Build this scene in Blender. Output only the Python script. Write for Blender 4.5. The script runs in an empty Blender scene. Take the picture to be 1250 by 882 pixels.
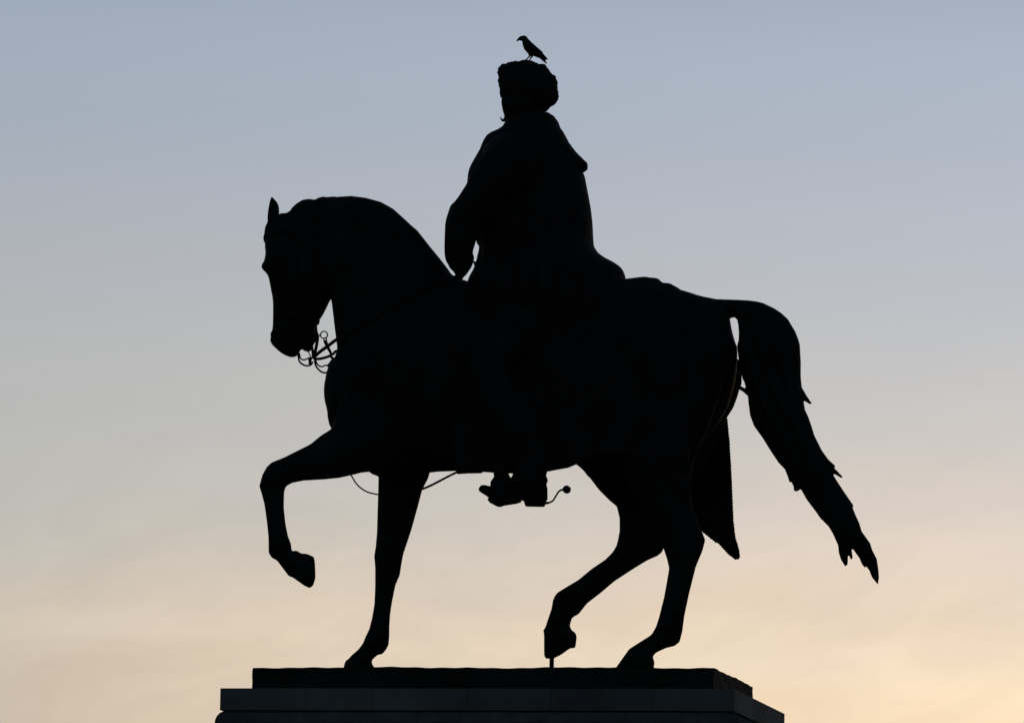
import bpy, math, random
import numpy as np
from mathutils import Vector, Matrix
from mathutils.geometry import delaunay_2d_cdt

random.seed(7); rng = np.random.default_rng(7)
S = bpy.context.scene
COL = S.collection

# ------------------------------------------------------------------ camera
CAM = np.array((11.491, -52.0, 1.57)); TGT = np.array((0.0, 0.0, 8.365))
ROLL = 0.0213; FPX = 11116.3
_d = TGT - CAM; _d /= np.linalg.norm(_d)
_r = np.cross(_d, (0, 0, 1.0)); _r /= np.linalg.norm(_r)
_u = np.cross(_r, _d)
R_ = _r * math.cos(ROLL) + _u * math.sin(ROLL)
U_ = -_r * math.sin(ROLL) + _u * math.cos(ROLL)
cam = bpy.data.objects.new('camera', bpy.data.cameras.new('camera'))
COL.objects.link(cam)
M = Matrix(((R_[0], U_[0], -_d[0], CAM[0]), (R_[1], U_[1], -_d[1], CAM[1]), (R_[2], U_[2], -_d[2], CAM[2]), (0, 0, 0, 1)))
cam.matrix_world = M
cam.data.sensor_width = 36.0
cam.data.lens = 36.0 * FPX / 1250.0
cam.data.clip_start = 0.5; cam.data.clip_end = 20000
S.camera = cam

# ------------------------------------------------------------------ world
SUN_AZ = math.radians(-2.0)      # clockwise from +Y: the glow sits to the right, behind the statue
SUN_EL = math.radians(1.0)
W = bpy.data.worlds.new('World'); S.world = W; W.use_nodes = True
nt = W.node_tree; N = nt.nodes; L = nt.links
N.clear()
out = N.new('ShaderNodeOutputWorld'); bg = N.new('ShaderNodeBackground')
L.new(bg.outputs[0], out.inputs[0]); bg.inputs[1].default_value = 1.0

def mth(op, a, b=None, c=None, clamp=False, tree=None):
    n = (tree or nt).nodes.new('ShaderNodeMath'); n.operation = op; n.use_clamp = clamp
    for i, v in enumerate((a, b, c)):
        if v is None: continue
        if isinstance(v, (int, float)): n.inputs[i].default_value = v
        else: (tree or nt).links.new(v, n.inputs[i])
    return n.outputs[0]

def lin(c):
    c = c / 255.0
    return c / 12.92 if c <= 0.04045 else ((c + 0.055) / 1.055) ** 2.4

sky = N.new('ShaderNodeTexSky'); sky.sky_type = 'NISHITA'; sky.sun_disc = False
sky.sun_elevation = SUN_EL; sky.sun_rotation = SUN_AZ
sky.air_density = 1.0; sky.dust_density = 1.5; sky.ozone_density = 2.0
SKY_STRENGTH = 0.1
skm = N.new('ShaderNodeVectorMath'); skm.operation = 'SCALE'; skm.inputs[3].default_value = SKY_STRENGTH
L.new(sky.outputs[0], skm.inputs[0])

tc = N.new('ShaderNodeTexCoord')
sep = N.new('ShaderNodeSeparateXYZ'); L.new(tc.outputs['Generated'], sep.inputs[0])
el = mth('MULTIPLY', mth('ARCSINE', sep.outputs[2]), 180 / math.pi)          # degrees above the horizon
az = mth('MULTIPLY', mth('ARCTAN2', sep.outputs[0], sep.outputs[1]), 180 / math.pi)  # degrees from +Y towards +X
AZ0 = math.degrees(math.atan2(_d[0], _d[1])); EL0 = math.degrees(math.asin(_d[2]))

# thin high cloud: stretched noise in direction space bends the colour bands a little
mp = N.new('ShaderNodeCombineXYZ'); L.new(az, mp.inputs[0]); L.new(mth('ADD', mth('MULTIPLY', el, 3.0), mth('MULTIPLY', az, -0.75)), mp.inputs[1])
n1 = N.new('ShaderNodeTexNoise'); n1.inputs['Scale'].default_value = 0.42; n1.inputs['Detail'].default_value = 5; n1.inputs['Roughness'].default_value = 0.55
L.new(mp.outputs[0], n1.inputs['Vector'])
mp2 = N.new('ShaderNodeCombineXYZ'); L.new(az, mp2.inputs[0]); L.new(mth('MULTIPLY', el, 1.6), mp2.inputs[1]); mp2.inputs[2].default_value = 4.2
n2 = N.new('ShaderNodeTexNoise'); n2.inputs['Scale'].default_value = 0.3; n2.inputs['Detail'].default_value = 3
L.new(mp2.outputs[0], n2.inputs['Vector'])
wob = mth('ADD', mth('MULTIPLY', mth('SUBTRACT', n1.outputs[0], 0.5), 1.3), mth('MULTIPLY', mth('SUBTRACT', n2.outputs[0], 0.5), 1.0))
# cloud only lives low in the sky
low = mth('SUBTRACT', 1.0, mth('DIVIDE', mth('SUBTRACT', el, EL0 - 2.0), 2.6), clamp=True)
elw = mth('ADD', el, mth('MULTIPLY', wob, mth('MULTIPLY_ADD', low, 0.85, 0.06)))

E0, E1 = EL0 - 6.0, EL0 + 6.0
def ramp(stops):
    cr = N.new('ShaderNodeValToRGB'); cr.color_ramp.interpolation = 'CARDINAL'
    e = cr.color_ramp.elements
    while len(e) < len(stops): e.new(0.5)
    for s, (py, c) in zip(e, sorted(stops, key=lambda q: -q[0])):
        deg = EL0 + math.degrees(math.atan((441 - py) / FPX))
        s.position = (deg - E0) / (E1 - E0); s.color = (lin(c[0]), lin(c[1]), lin(c[2]), 1)
    L.new(mth('DIVIDE', mth('SUBTRACT', elw, E0), E1 - E0, clamp=True), cr.inputs[0])
    return cr.outputs[0]
LEFT = [(-700, (118, 136, 163)), (0, (156, 169, 186)), (200, (168, 176, 187)), (400, (181, 183, 185)), (550, (187, 187, 184)),
        (650, (194, 190, 182)), (750, (206, 195, 180)), (860, (206, 192, 174)), (1400, (170, 145, 125))]
RIGHT = [(-700, (130, 146, 172)), (0, (167, 178, 194)), (200, (181, 187, 199)), (400, (194, 195, 198)), (550, (212, 204, 197)),
         (650, (228, 213, 199)), (750, (240, 218, 194)), (860, (254, 228, 194)), (1400, (250, 200, 140))]
rl, rr = ramp(LEFT), ramp(RIGHT)
mixlr = N.new('ShaderNodeMix'); mixlr.data_type = 'RGBA'
L.new(mth('DIVIDE', mth('SUBTRACT', az, AZ0 - 3.2), 6.4, clamp=True), mixlr.inputs[0])
L.new(rl, mixlr.inputs[6]); L.new(rr, mixlr.inputs[7])
# wisps: long thin streaks that climb to the right, only near the horizon
mp3 = N.new('ShaderNodeCombineXYZ'); L.new(mth('MULTIPLY', mth('ADD', az, el), 0.85), mp3.inputs[0]); L.new(mth('MULTIPLY', mth('MULTIPLY_ADD', az, -0.3, el), 2.5), mp3.inputs[1]); mp3.inputs[2].default_value = 7.7
n3 = N.new('ShaderNodeTexNoise'); n3.inputs['Scale'].default_value = 0.9; n3.inputs['Detail'].default_value = 7; n3.inputs['Roughness'].default_value = 0.6; n3.inputs['Distortion'].default_value = 1.1
L.new(mp3.outputs[0], n3.inputs['Vector'])
wisp = mth('MULTIPLY', mth('SUBTRACT', n3.outputs[0], 0.5), mth('MULTIPLY', low, 0.24))
wv = N.new('ShaderNodeVectorMath'); wv.operation = 'SCALE'
L.new(mixlr.outputs[2], wv.inputs[0]); L.new(mth('ADD', wisp, 1.0), wv.inputs[3])
# the afterglow fills the sunset quarter of the sky and gives way to the dim Nishita sky elsewhere
glow_h = mth('SUBTRACT', 1.0, mth('DIVIDE', mth('SUBTRACT', mth('ABSOLUTE', mth('SUBTRACT', az, AZ0 + 4.0)), 12.0), 26.0), clamp=True)
glow_v = mth('SUBTRACT', 1.0, mth('DIVIDE', mth('SUBTRACT', el, 11.0), 24.0), clamp=True)
glow = N.new('ShaderNodeMapRange'); glow.interpolation_type = 'SMOOTHSTEP'
L.new(mth('MULTIPLY', glow_h, glow_v), glow.inputs[0])
mixs = N.new('ShaderNodeMix'); mixs.data_type = 'RGBA'
L.new(glow.outputs[0], mixs.inputs[0]); L.new(skm.outputs[0], mixs.inputs[6]); L.new(wv.outputs[0], mixs.inputs[7])
L.new(mixs.outputs[2], bg.inputs[0])

sun = bpy.data.objects.new('sun', bpy.data.lights.new('sun', 'SUN')); COL.objects.link(sun)
sun.data.energy = 0.005; sun.data.angle = math.radians(4); sun.data.color = (1.0, 0.72, 0.5)
sd = Vector((math.sin(SUN_AZ) * math.cos(SUN_EL), math.cos(SUN_AZ) * math.cos(SUN_EL), math.sin(SUN_EL)))
sun.rotation_euler = sd.to_track_quat('Z', 'Y').to_euler()

S.view_settings.view_transform = 'Standard'; S.view_settings.look = 'None'
S.view_settings.exposure = 0.0; S.view_settings.gamma = 1.0; S.view_settings.use_curve_mapping = False

# ------------------------------------------------------------------ materials
def material(name, base, rough=0.6, metal=0.0, spec=0.5, noise_scale=8.0, var=0.3, bump=0.2, bump_scale=40.0, bump_dist=0.01, tint=None):
    m = bpy.data.materials.new(name); m.use_nodes = True
    t = m.node_tree; b = t.nodes['Principled BSDF']
    b.inputs['Roughness'].default_value = rough; b.inputs['Metallic'].default_value = metal
    b.inputs['Specular IOR Level'].default_value = spec
    co = t.nodes.new('ShaderNodeTexCoord')
    n = t.nodes.new('ShaderNodeTexNoise'); n.inputs['Scale'].default_value = noise_scale; n.inputs['Detail'].default_value = 6
    t.links.new(co.outputs['Object'], n.inputs['Vector'])
    cr = t.nodes.new('ShaderNodeValToRGB'); tint = tint or base
    cr.color_ramp.elements[0].position = 0.35; cr.color_ramp.elements[1].position = 0.68
    cr.color_ramp.elements[0].color = (*[c * (1 - var) for c in base], 1)
    cr.color_ramp.elements[1].color = (*[c * (1 + var) for c in tint], 1)
    t.links.new(n.outputs[0], cr.inputs[0]); t.links.new(cr.outputs[0], b.inputs['Base Color'])
    n3 = t.nodes.new('ShaderNodeTexNoise'); n3.inputs['Scale'].default_value = bump_scale; n3.inputs['Detail'].default_value = 5
    t.links.new(co.outputs['Object'], n3.inputs['Vector'])
    bp = t.nodes.new('ShaderNodeBump'); bp.inputs['Strength'].default_value = bump; bp.inputs['Distance'].default_value = bump_dist
    t.links.new(n3.outputs[0], bp.inputs['Height']); t.links.new(bp.outputs[0], b.inputs['Normal'])
    return m
BRONZE = material('dark_bronze', (0.025, 0.0255, 0.0275), 0.62, 0.0, 0.12, 5, 0.35, 0.35, 30, 0.008, (0.025, 0.028, 0.029))
BRONZE2 = material('dark_bronze_cloth', (0.026, 0.026, 0.0285), 0.7, 0.0, 0.12, 7, 0.3, 0.5, 60, 0.008)
BASEM = material('weathered_bronze_base', (0.04, 0.0395, 0.038), 0.75, 0.0, 0.1, 4, 0.35, 0.6, 18, 0.02)
STONE = material('grey_granite', (0.225, 0.23, 0.235), 0.8, 0, 0.3, 2.2, 0.24, 0.4, 120, 0.004, (0.245, 0.25, 0.25))
STONE2 = material('grey_granite_moulding', (0.19, 0.195, 0.20), 0.85, 0, 0.3, 6.0, 0.25, 0.5, 80, 0.006)
FEATHER = material('black_feathers', (0.012, 0.012, 0.014), 0.5, 0, 0.3, 30, 0.3, 0.3, 200, 0.002)
HORN = material('dark_beak', (0.02, 0.019, 0.018), 0.4, 0, 0.3, 30, 0.2, 0.1, 200, 0.001)
PAVE = material('dark_paving', (0.10, 0.10, 0.10), 0.85, 0, 0.3, 0.4, 0.3, 0.3, 6, 0.01)

# ------------------------------------------------------------------ helpers
def at(px, py, Y):
    """point of the plane y = Y that the traced outline point stands for"""
    v = _d * FPX + R_ * (px - 625.0) + U_ * (441.0 - py)
    return CAM + v * ((Y - CAM[1]) / v[1])
def P(px, py, Y): return Vector(at(px, py, Y))

class MB:
    def __init__(s): s.v = []; s.f = []
    def add(s, v, f):
        o = len(s.v); s.v.extend([tuple(map(float, q)) for q in v]); s.f.extend([tuple(int(i) + o for i in q) for q in f]); return s
    def mesh(s, name):
        m = bpy.data.meshes.new(name); m.from_pydata(s.v, [], s.f); m.validate(); m.update(); return m

def link(name, me, mat, parent=None, smooth=True):
    o = bpy.data.objects.new(name, me); COL.objects.link(o)
    me.materials.clear(); me.materials.append(mat)
    if smooth: me.polygons.foreach_set('use_smooth', [True] * len(me.polygons))
    if parent is not None:
        o.parent = parent
        me.transform(Matrix.Translation(-world_loc(parent)))
    return o
def world_loc(o):
    l = Vector((0, 0, 0))
    while o is not None: l += o.location; o = o.parent
    return l
def empty(name, loc, parent=None):
    o = bpy.data.objects.new(name, None); COL.objects.link(o); o.empty_display_size = 0.2
    o.location = Vector(loc) - (world_loc(parent) if parent else Vector((0, 0, 0))); o.parent = parent
    return o
def tag(o, label=None, cat=None, group=None, kind=None):
    for k, v in (('label', label), ('category', cat), ('group', group), ('kind', kind)):
        if v: o[k] = v
    return o

def fuse(mb, name, voxel=0.01, smooth=4, fac=0.5):
    """all overlapping pieces of a body become one continuous skin"""
    me = mb.mesh(name + '_raw'); o = bpy.data.objects.new(name + '_raw', me); COL.objects.link(o)
    r = o.modifiers.new('r', 'REMESH'); r.mode = 'VOXEL'; r.voxel_size = voxel; r.adaptivity = 0
    if smooth:
        s = o.modifiers.new('s', 'SMOOTH'); s.factor = fac; s.iterations = smooth
    dg = bpy.context.evaluated_depsgraph_get(); dg.update()
    nm = bpy.data.meshes.new_from_object(o.evaluated_get(dg)); nm.name = name
    bpy.data.objects.remove(o, do_unlink=True); bpy.data.meshes.remove(me)
    return nm

def in_poly(x, z, poly):
    ins = np.zeros(x.shape, bool); n = len(poly)
    for i in range(n):
        x1, z1 = poly[i]; x2, z2 = poly[(i + 1) % n]
        if z1 == z2: continue
        c = ((z1 > z) != (z2 > z)) & (x < (x2 - x1) * (z - z1) / (z2 - z1) + x1)
        ins ^= c
    return ins
def dist_poly(x, z, poly):
    d = np.full(x.shape, 1e9); n = len(poly)
    for i in range(n):
        ax, az_ = poly[i]; bx, bz = poly[(i + 1) % n]
        dx, dz = bx - ax, bz - az_; l2 = dx * dx + dz * dz + 1e-12
        t = np.clip(((x - ax) * dx + (z - az_) * dz) / l2, 0, 1)
        d = np.minimum(d, (x - ax - t * dx) ** 2 + (z - az_ - t * dz) ** 2)
    return np.sqrt(d)
def resample(poly, ds):
    outp = []
    n = len(poly)
    for i in range(n):
        a = poly[i]; b = poly[(i + 1) % n]; l = math.hypot(b[0] - a[0], b[1] - a[1])
        k = max(1, int(round(l / ds)))
        for j in range(k): outp.append(a + (b - a) * j / k)
    return np.array(outp)
def curve(poly, sharp=38, passes=1):
    """soften the corners of a traced outline except the sharp ones"""
    p = np.array(poly, float)
    for _ in range(passes):
        n = len(p); q = []
        for i in range(n):
            a, b, c = p[i - 1], p[i], p[(i + 1) % n]
            u = b - a; v = c - b
            ang = abs(math.degrees(math.atan2(u[0] * v[1] - u[1] * v[0], u @ v)))
            if ang > sharp: q.append(b)
            else:
                q.append(b * 0.75 + a * 0.25 if False else b + (a - b) * 0.25 + (b - (a + c) / 2) * 0.12)
                q.append(b + (c - b) * 0.25 + (b - (a + c) / 2) * 0.12)
        p = np.array(q)
    return p

class Field:
    """rounded depth of a traced outline: a strip of half width w gets a round section of radius w"""
    def __init__(s, px, Y0, k=1.0, kmap=None, tmax=None, soft=1, relief=None, cells=170):
        px = curve(px, passes=soft) if soft else np.array(px, float)
        s.Y0 = Y0; s.kmap = kmap; s.k = k; s.tmax = tmax; s.relief = relief
        w = np.array([at(a, b, Y0) for a, b in px]); s.poly = w[:, [0, 2]]
        lo = s.poly.min(0); hi = s.poly.max(0); ext = (hi - lo).max(); g = max(0.0015, ext / cells)
        s.g = g; s.lo = lo - 2 * g; s.nx = int((hi[0] - lo[0]) / g) + 5; s.nz = int((hi[1] - lo[1]) / g) + 5
        X, Z = np.meshgrid(s.lo[0] + g * np.arange(s.nx), s.lo[1] + g * np.arange(s.nz), indexing='ij')
        ins = in_poly(X, Z, s.poly); h = np.zeros_like(X)
        I, J = np.indices(X.shape); red = ((I + J) % 2 == 0) & ins; blk = ((I + J) % 2 == 1) & ins
        red[[0, -1]] = blk[[0, -1]] = False; red[:, [0, -1]] = blk[:, [0, -1]] = False
        om = 2 / (1 + math.sin(math.pi / max(s.nx, s.nz) * 2.0))
        for it in range(420):
            for m in (red, blk):
                nb = np.zeros_like(h)
                nb[1:-1, 1:-1] = (h[2:, 1:-1] + h[:-2, 1:-1] + h[1:-1, 2:] + h[1:-1, :-2] + g * g) * 0.25
                h[m] += om * (nb[m] - h[m])
        d = dist_poly(X, Z, s.poly)
        ok = ins & (d > 1.5 * g); q = np.where(ok, h / np.maximum(d, 1e-6), 0); wgt = ok.astype(float)
        for it in range(12):
            nq = np.zeros_like(q); nw = np.zeros_like(q)
            for dx, dz in ((1, 0), (-1, 0), (0, 1), (0, -1)):
                nq += np.roll(q * wgt, (dx, dz), (0, 1)); nw += np.roll(wgt, (dx, dz), (0, 1))
            fill = (wgt == 0) & (nw > 0)
            q[fill] = nq[fill] / nw[fill]; wgt[fill] = 1
        if not ok.any(): q[:] = ext * 0.1
        s.q = q
    def pxof(s, x, z):
        c = np.stack([x - CAM[0], np.full_like(x, s.Y0 - CAM[1]), z - CAM[2]], -1)
        w = c @ _d
        return 625 + FPX * (c @ R_) / w, 441 - FPX * (c @ U_) / w
    def kk(s, x, z):
        if s.kmap is None: return np.full(x.shape, s.k)
        a, b = s.pxof(x, z); num = 0; den = 0
        for (cx, cy, kv, rad) in s.kmap:
            w = np.exp(-((a - cx) ** 2 + (b - cy) ** 2) / (2 * rad * rad)) + 1e-9
            num = num + w * kv; den = den + w
        return num / den
    def t(s, x, z):
        x = np.asarray(x, float); z = np.asarray(z, float)
        ins = in_poly(x, z, s.poly); d = np.where(ins, dist_poly(x, z, s.poly), 0)
        fx = np.clip((x - s.lo[0]) / s.g, 0, s.nx - 1.001); fz = np.clip((z - s.lo[1]) / s.g, 0, s.nz - 1.001)
        i = fx.astype(int); j = fz.astype(int); u = fx - i; v = fz - j; q = s.q
        qq = q[i, j] * (1 - u) * (1 - v) + q[i + 1, j] * u * (1 - v) + q[i, j + 1] * (1 - u) * v + q[i + 1, j + 1] * u * v
        t = s.kk(x, z) * np.sqrt(np.maximum(2 * qq * d, 0))
        if s.tmax: t = s.tmax * np.tanh(t / s.tmax)
        if s.relief is not None:
            a, b = s.pxof(x, z); t = t * (1 + s.relief(a, b)) 
        return t
    def solid(s, mb, h=0.016):
        bd = resample(s.poly, h * 0.7); nb = len(bd)
        xs = np.arange(s.poly[:, 0].min(), s.poly[:, 0].max(), h); zs = np.arange(s.poly[:, 1].min(), s.poly[:, 1].max(), h)
        X, Z = np.meshgrid(xs, zs); X = X.ravel() + rng.uniform(-.05, .05, X.size) * h; Z = Z.ravel()
        m = in_poly(X, Z, s.poly); X = X[m]; Z = Z[m]; m = dist_poly(X, Z, s.poly) > h * 0.55; X = X[m]; Z = Z[m]
        # a first ring close to the edge keeps the rim round
        tg = np.roll(bd, -1, 0) - np.roll(bd, 1, 0); tg /= np.linalg.norm(tg, axis=1)[:, None] + 1e-9
        nrm = np.stack([-tg[:, 1], tg[:, 0]], 1)
        for sg in (1, -1):
            c = bd + sg * nrm * h * 0.2; mm = in_poly(c[:, 0], c[:, 1], s.poly) & (dist_poly(c[:, 0], c[:, 1], s.poly) > h * 0.12)
            if mm.sum() > nb * 0.4: X = np.r_[X, c[mm, 0]]; Z = np.r_[Z, c[mm, 1]]; break
        pts = [Vector(p) for p in bd] + [Vector((a, b)) for a, b in zip(X, Z)]
        vo, eo, fo, _, _, _ = delaunay_2d_cdt(pts, [(i, (i + 1) % nb) for i in range(nb)], [], 0, 1e-6)
        V = np.array([tuple(p) for p in vo]); T = np.array([tuple(f) for f in fo])
        c = V[T].mean(1); T = T[in_poly(c[:, 0], c[:, 1], s.poly)]
        be = {}
        for tri in T:
            for a, b in ((tri[0], tri[1]), (tri[1], tri[2]), (tri[2], tri[0])):
                k = (min(a, b), max(a, b)); be[k] = be.get(k, 0) + 1
        onb = np.zeros(len(V), bool)
        for k, n in be.items():
            if n == 1: onb[list(k)] = True
        t = s.t(V[:, 0], V[:, 1]); t[onb] = 0
        n = len(V)
        front = np.c_[V[:, 0], np.full(n, s.Y0) - t, V[:, 1]]; back = np.c_[V[:, 0], np.full(n, s.Y0) + t, V[:, 1]]
        idx = np.where(onb, np.arange(n), np.arange(n) + n)
        mb.add(np.r_[front, back], [tuple(x) for x in T] + [tuple(idx[x[::-1]]) for x in T])
        return s

def catmull(pts, n=6):
    p = np.array(pts, float)
    if len(p) < 3: return p
    e = np.vstack([2 * p[0] - p[1], p, 2 * p[-1] - p[-2]]); o = []
    for i in range(1, len(e) - 2):
        for j in range(n):
            t = j / n
            o.append(0.5 * (2 * e[i] + (e[i + 1] - e[i - 1]) * t + (2 * e[i - 1] - 5 * e[i] + 4 * e[i + 1] - e[i + 2]) * t * t + (3 * e[i] - e[i - 1] - 3 * e[i + 1] + e[i + 2]) * t ** 3))
    o.append(p[-1]); return np.array(o)
def tube(mb, pts, rad, seg=10, n=6, flat=1.0, up=(0, 1, 0), smooth=True, closed=False):
    """rad: one radius or one per point; flat squeezes the section along 'up'"""
    pts = [tuple(p) for p in pts]
    if isinstance(rad, (int, float)): rad = [rad] * len(pts)
    q = np.array([(*p, r) for p, r in zip(pts, rad)])
    if smooth: q = catmull(q, n)
    c = q[:, :3]; r = np.maximum(q[:, 3], 1e-4); V = []; m = len(c)
    for i in range(m):
        if closed: tg = c[(i + 1) % m] - c[i - 1]
        else: tg = c[min(i + 1, m - 1)] - c[max(i - 1, 0)]
        tg = tg / (np.linalg.norm(tg) + 1e-9)
        a = np.array(up, float) - tg * np.dot(up, tg)
        if np.linalg.norm(a) < 0.05: a = np.array((1.0, 0, 0)) - tg * tg[0]
        a /= np.linalg.norm(a); b = np.cross(tg, a)
        for j in range(seg):
            th = 2 * math.pi * j / seg
            V.append(c[i] + r[i] * (a * math.cos(th) * flat + b * math.sin(th)))
    F = []
    for i in range(m if closed else m - 1):
        for j in range(seg):
            k = (i + 1) % m
            F.append((i * seg + j, i * seg + (j + 1) % seg, k * seg + (j + 1) % seg, k * seg + j))
    if not closed:
        V += [c[0], c[-1]]; a0 = m * seg
        for j in range(seg):
            F.append((a0, (j + 1) % seg, j)); F.append((a0 + 1, (m - 1) * seg + j, (m - 1) * seg + (j + 1) % seg))
    mb.add(V, F)
def ball(mb, c, r, seg=16, ring=10, rot=None):
    r = (r, r, r) if isinstance(r, (int, float)) else r
    V = []; F = []
    for i in range(ring + 1):
        th = math.pi * i / ring
        for j in range(seg):
            ph = 2 * math.pi * j / seg
            v = Vector((r[0] * math.sin(th) * math.cos(ph), r[1] * math.sin(th) * math.sin(ph), r[2] * math.cos(th)))
            if rot is not None: v = rot @ v
            V.append(Vector(c) + v)
    for i in range(ring):
        for j in range(seg):
            a = i * seg + j; b = i * seg + (j + 1) % seg
            F.append((a, a + seg, b + seg, b))
    mb.add(V, F)
def prism(mb, px, Ya, Yb, Yt=None):
    """a flat piece: outline traced on the plane Yt, real from Ya to Yb"""
    Yt = (Ya + Yb) / 2 if Yt is None else Yt
    w = [at(a, b, Yt) for a, b in px]; n = len(w)
    V = [(p[0], Ya, p[2]) for p in w] + [(p[0], Yb, p[2]) for p in w]
    F = [tuple(range(n))[::-1], tuple(range(n, 2 * n))] + [(i, (i + 1) % n, (i + 1) % n + n, i + n) for i in range(n)]
    mb.add(V, F)
def box(mb, lo, hi, bev=0.0):
    x0, y0, z0 = lo; x1, y1, z1 = hi; b = bev
    if b <= 0:
        V = [(x, y, z) for x in (x0, x1) for y in (y0, y1) for z in (z0, z1)]
        mb.add(V, [(0, 1, 3, 2), (4, 6, 7, 5), (0, 4, 5, 1), (2, 3, 7, 6), (0, 2, 6, 4), (1, 5, 7, 3)]); return
    lv = [(z0, b), (z0 + b, 0), (z1 - b, 0), (z1, b)]
    V = []
    for z, i in lv:
        a = b if i == 0 else 0
        for x, y in ((x0 + i + b, y0 + i), (x1 - i - b, y0 + i), (x1 - i, y0 + i + b), (x1 - i, y1 - i - b), (x1 - i - b, y1 - i), (x0 + i + b, y1 - i), (x0 + i, y1 - i - b), (x0 + i, y0 + i + b)):
            V.append((x, y, z))
    F = [tuple(range(8))[::-1], tuple(range(24, 32))]
    for k in range(3):
        for j in range(8): F.append((k * 8 + j, k * 8 + (j + 1) % 8, (k + 1) * 8 + (j + 1) % 8, (k + 1) * 8 + j))
    mb.add(V, F)

# ------------------------------------------------------------------ ground
g = MB(); rr_ = 6000.0; n = 64
V = [(0, 0, 0)] + [(rr_ * math.cos(2 * math.pi * i / n), rr_ * math.sin(2 * math.pi * i / n), 0) for i in range(n)]
g.add(V, [(0, 1 + i, 1 + (i + 1) % n) for i in range(n)])
tag(link('ground', g.mesh('ground'), PAVE, None, False), kind='structure')

# ------------------------------------------------------------------ pedestal
ZS = 6.5                     # top of the bronze base
ZT = 6.362                   # top of the stone
X0, X1, Y0_, Y1_ = -1.380, 1.365, -0.6, 0.60
ped = empty('stone_pedestal', (0, 0, 0))
tag(ped, 'tall stepped grey stone pedestal with rounded moulding carrying the bronze rider', 'pedestal')
OX0, OX1, OY0, OY1 = X0 - 0.152, X1 + 0.150, Y0_ - 0.15, Y1_ + 0.23
m = MB()
cuts = [OX0, -1.02, -0.62, -0.06, 0.44, 1.04, OX1]
for a, b in zip(cuts[:-1], cuts[1:]):
    box(m, (a + (0.0008 if a != OX0 else 0), OY0, ZT - 0.128), (b - (0.0008 if b != OX1 else 0), OY1, ZT), 0.0015)
link('cornice_slab', m.mesh('cornice_slab'), STONE, ped, False)
# rounded moulding under the slab, swept round the four sides
def ring_profile(mb, prof, x0, x1, y0, y1):
    V = []; F = []; k = len(prof)
    for o, z in prof:
        V += [(x0 - o, y0 - o, z), (x1 + o, y0 - o, z), (x1 + o, y1 + o, z), (x0 - o, y1 + o, z)]
    for i in range(k - 1):
        for j in range(4):
            F.append((i * 4 + j, i * 4 + (j + 1) % 4, (i + 1) * 4 + (j + 1) % 4, (i + 1) * 4 + j))
    F.append((0, 3, 2, 1)); F.append(tuple((k - 1) * 4 + j for j in range(4)))
    mb.add(V, F)
zt = ZT - 0.130
prof = [(-0.25, zt - 0.30), (-0.2, zt - 0.30), (-0.18, zt - 0.26), (-0.05, zt - 0.21)]
for i in range(11):
    a = -math.pi / 2 + math.pi * i / 10
    prof.append((-0.030 + 0.054 * math.cos(a), zt - 0.080 + 0.079 * math.sin(a)))
prof += [(-0.031, zt + 0.001), (-0.2, zt + 0.001)]
m = MB(); ring_profile(m, prof, OX0, OX1, OY0, OY1)
# carved eggs running along the moulding
x = OX0 + 0.06
while x < OX1 - 0.03:
    for yy in (OY0 - 0.014, OY1 + 0.014): ball(m, (x, yy, zt - 0.08), (0.03, 0.017, 0.056), 10, 8)
    x += 0.085
y = OY0 + 0.06
while y < OY1 - 0.03:
    for xx in (OX0 - 0.012, OX1 + 0.012): ball(m, (xx, y, zt - 0.08), (0.017, 0.03, 0.056), 10, 8)
    y += 0.085
link('torus_moulding', m.mesh('torus_moulding'), STONE2, ped)
m = MB()
for zz0, zz1 in ((1.62, 2.5), (2.503, 3.4), (3.403, 4.3), (4.303, 5.2), (5.203, zt - 0.302)):
    box(m, (OX0 + 0.2, OY0 + 0.2, zz0), (OX1 - 0.2, OY1 - 0.2, zz1), 0.006)
link('shaft', m.mesh('shaft'), STONE, ped, False)
m = MB()
for i, (o, za, zb) in enumerate(((0.9, 0.0, 0.3), (0.55, 0.302, 0.6), (0.2, 0.602, 1.4), (0.05, 1.402, 1.618))):
    box(m, (OX0 - o, OY0 - o, za), (OX1 + o, OY1 + o, zb), 0.012)
link('stepped_base', m.mesh('stepped_base'), STONE, ped, False)

# ------------------------------------------------------------------ the statue
st = empty('equestrian_statue', (0, 0, ZT + 0.001))
tag(st, 'dark bronze statue of a cloaked rider in fur hat on a horse lifting one foreleg', 'statue')

# bronze base with slightly wavy edges
nx, ny = 90, 40
def sgrid(mb, o, u, v, nu, nv, disp):
    V = []
    for i in range(nu + 1):
        for j in range(nv + 1):
            p = Vector(o) + Vector(u) * (i / nu) + Vector(v) * (j / nv); V.append(p + disp(p))
    mb.add(V, [(i * (nv + 1) + j, (i + 1) * (nv + 1) + j, (i + 1) * (nv + 1) + j + 1, i * (nv + 1) + j + 1) for i in range(nu) for j in range(nv)])
def wav(p):
    e = 0.0025 * math.sin(p.x * 5.1 + p.y * 3) + 0.0018 * math.sin(p.x * 13 + 1.7 + p.y * 9) + 0.0015 * math.sin(p.x * 41 + p.y * 33)
    top = max(0.0, (p.z - ZT) / 0.14)
    return Vector((0.0015 * math.sin(p.z * 60 + p.y * 20), 0.0008 * math.sin(p.x * 7.3 + p.z * 31) + 0.0006 * math.sin(p.x * 23 - p.z * 11), e * top))
m = MB()
za, zb = ZT + 0.001, ZS - 0.002
A = (X0, Y0_, za); dx = (X1 - X0, 0, 0); dy = (0, Y1_ - Y0_, 0); dz = (0, 0, zb - za)
sgrid(m, A, dx, dz, nx, 6, wav); sgrid(m, (X1, Y0_, za), dy, dz, ny, 6, wav)
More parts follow.
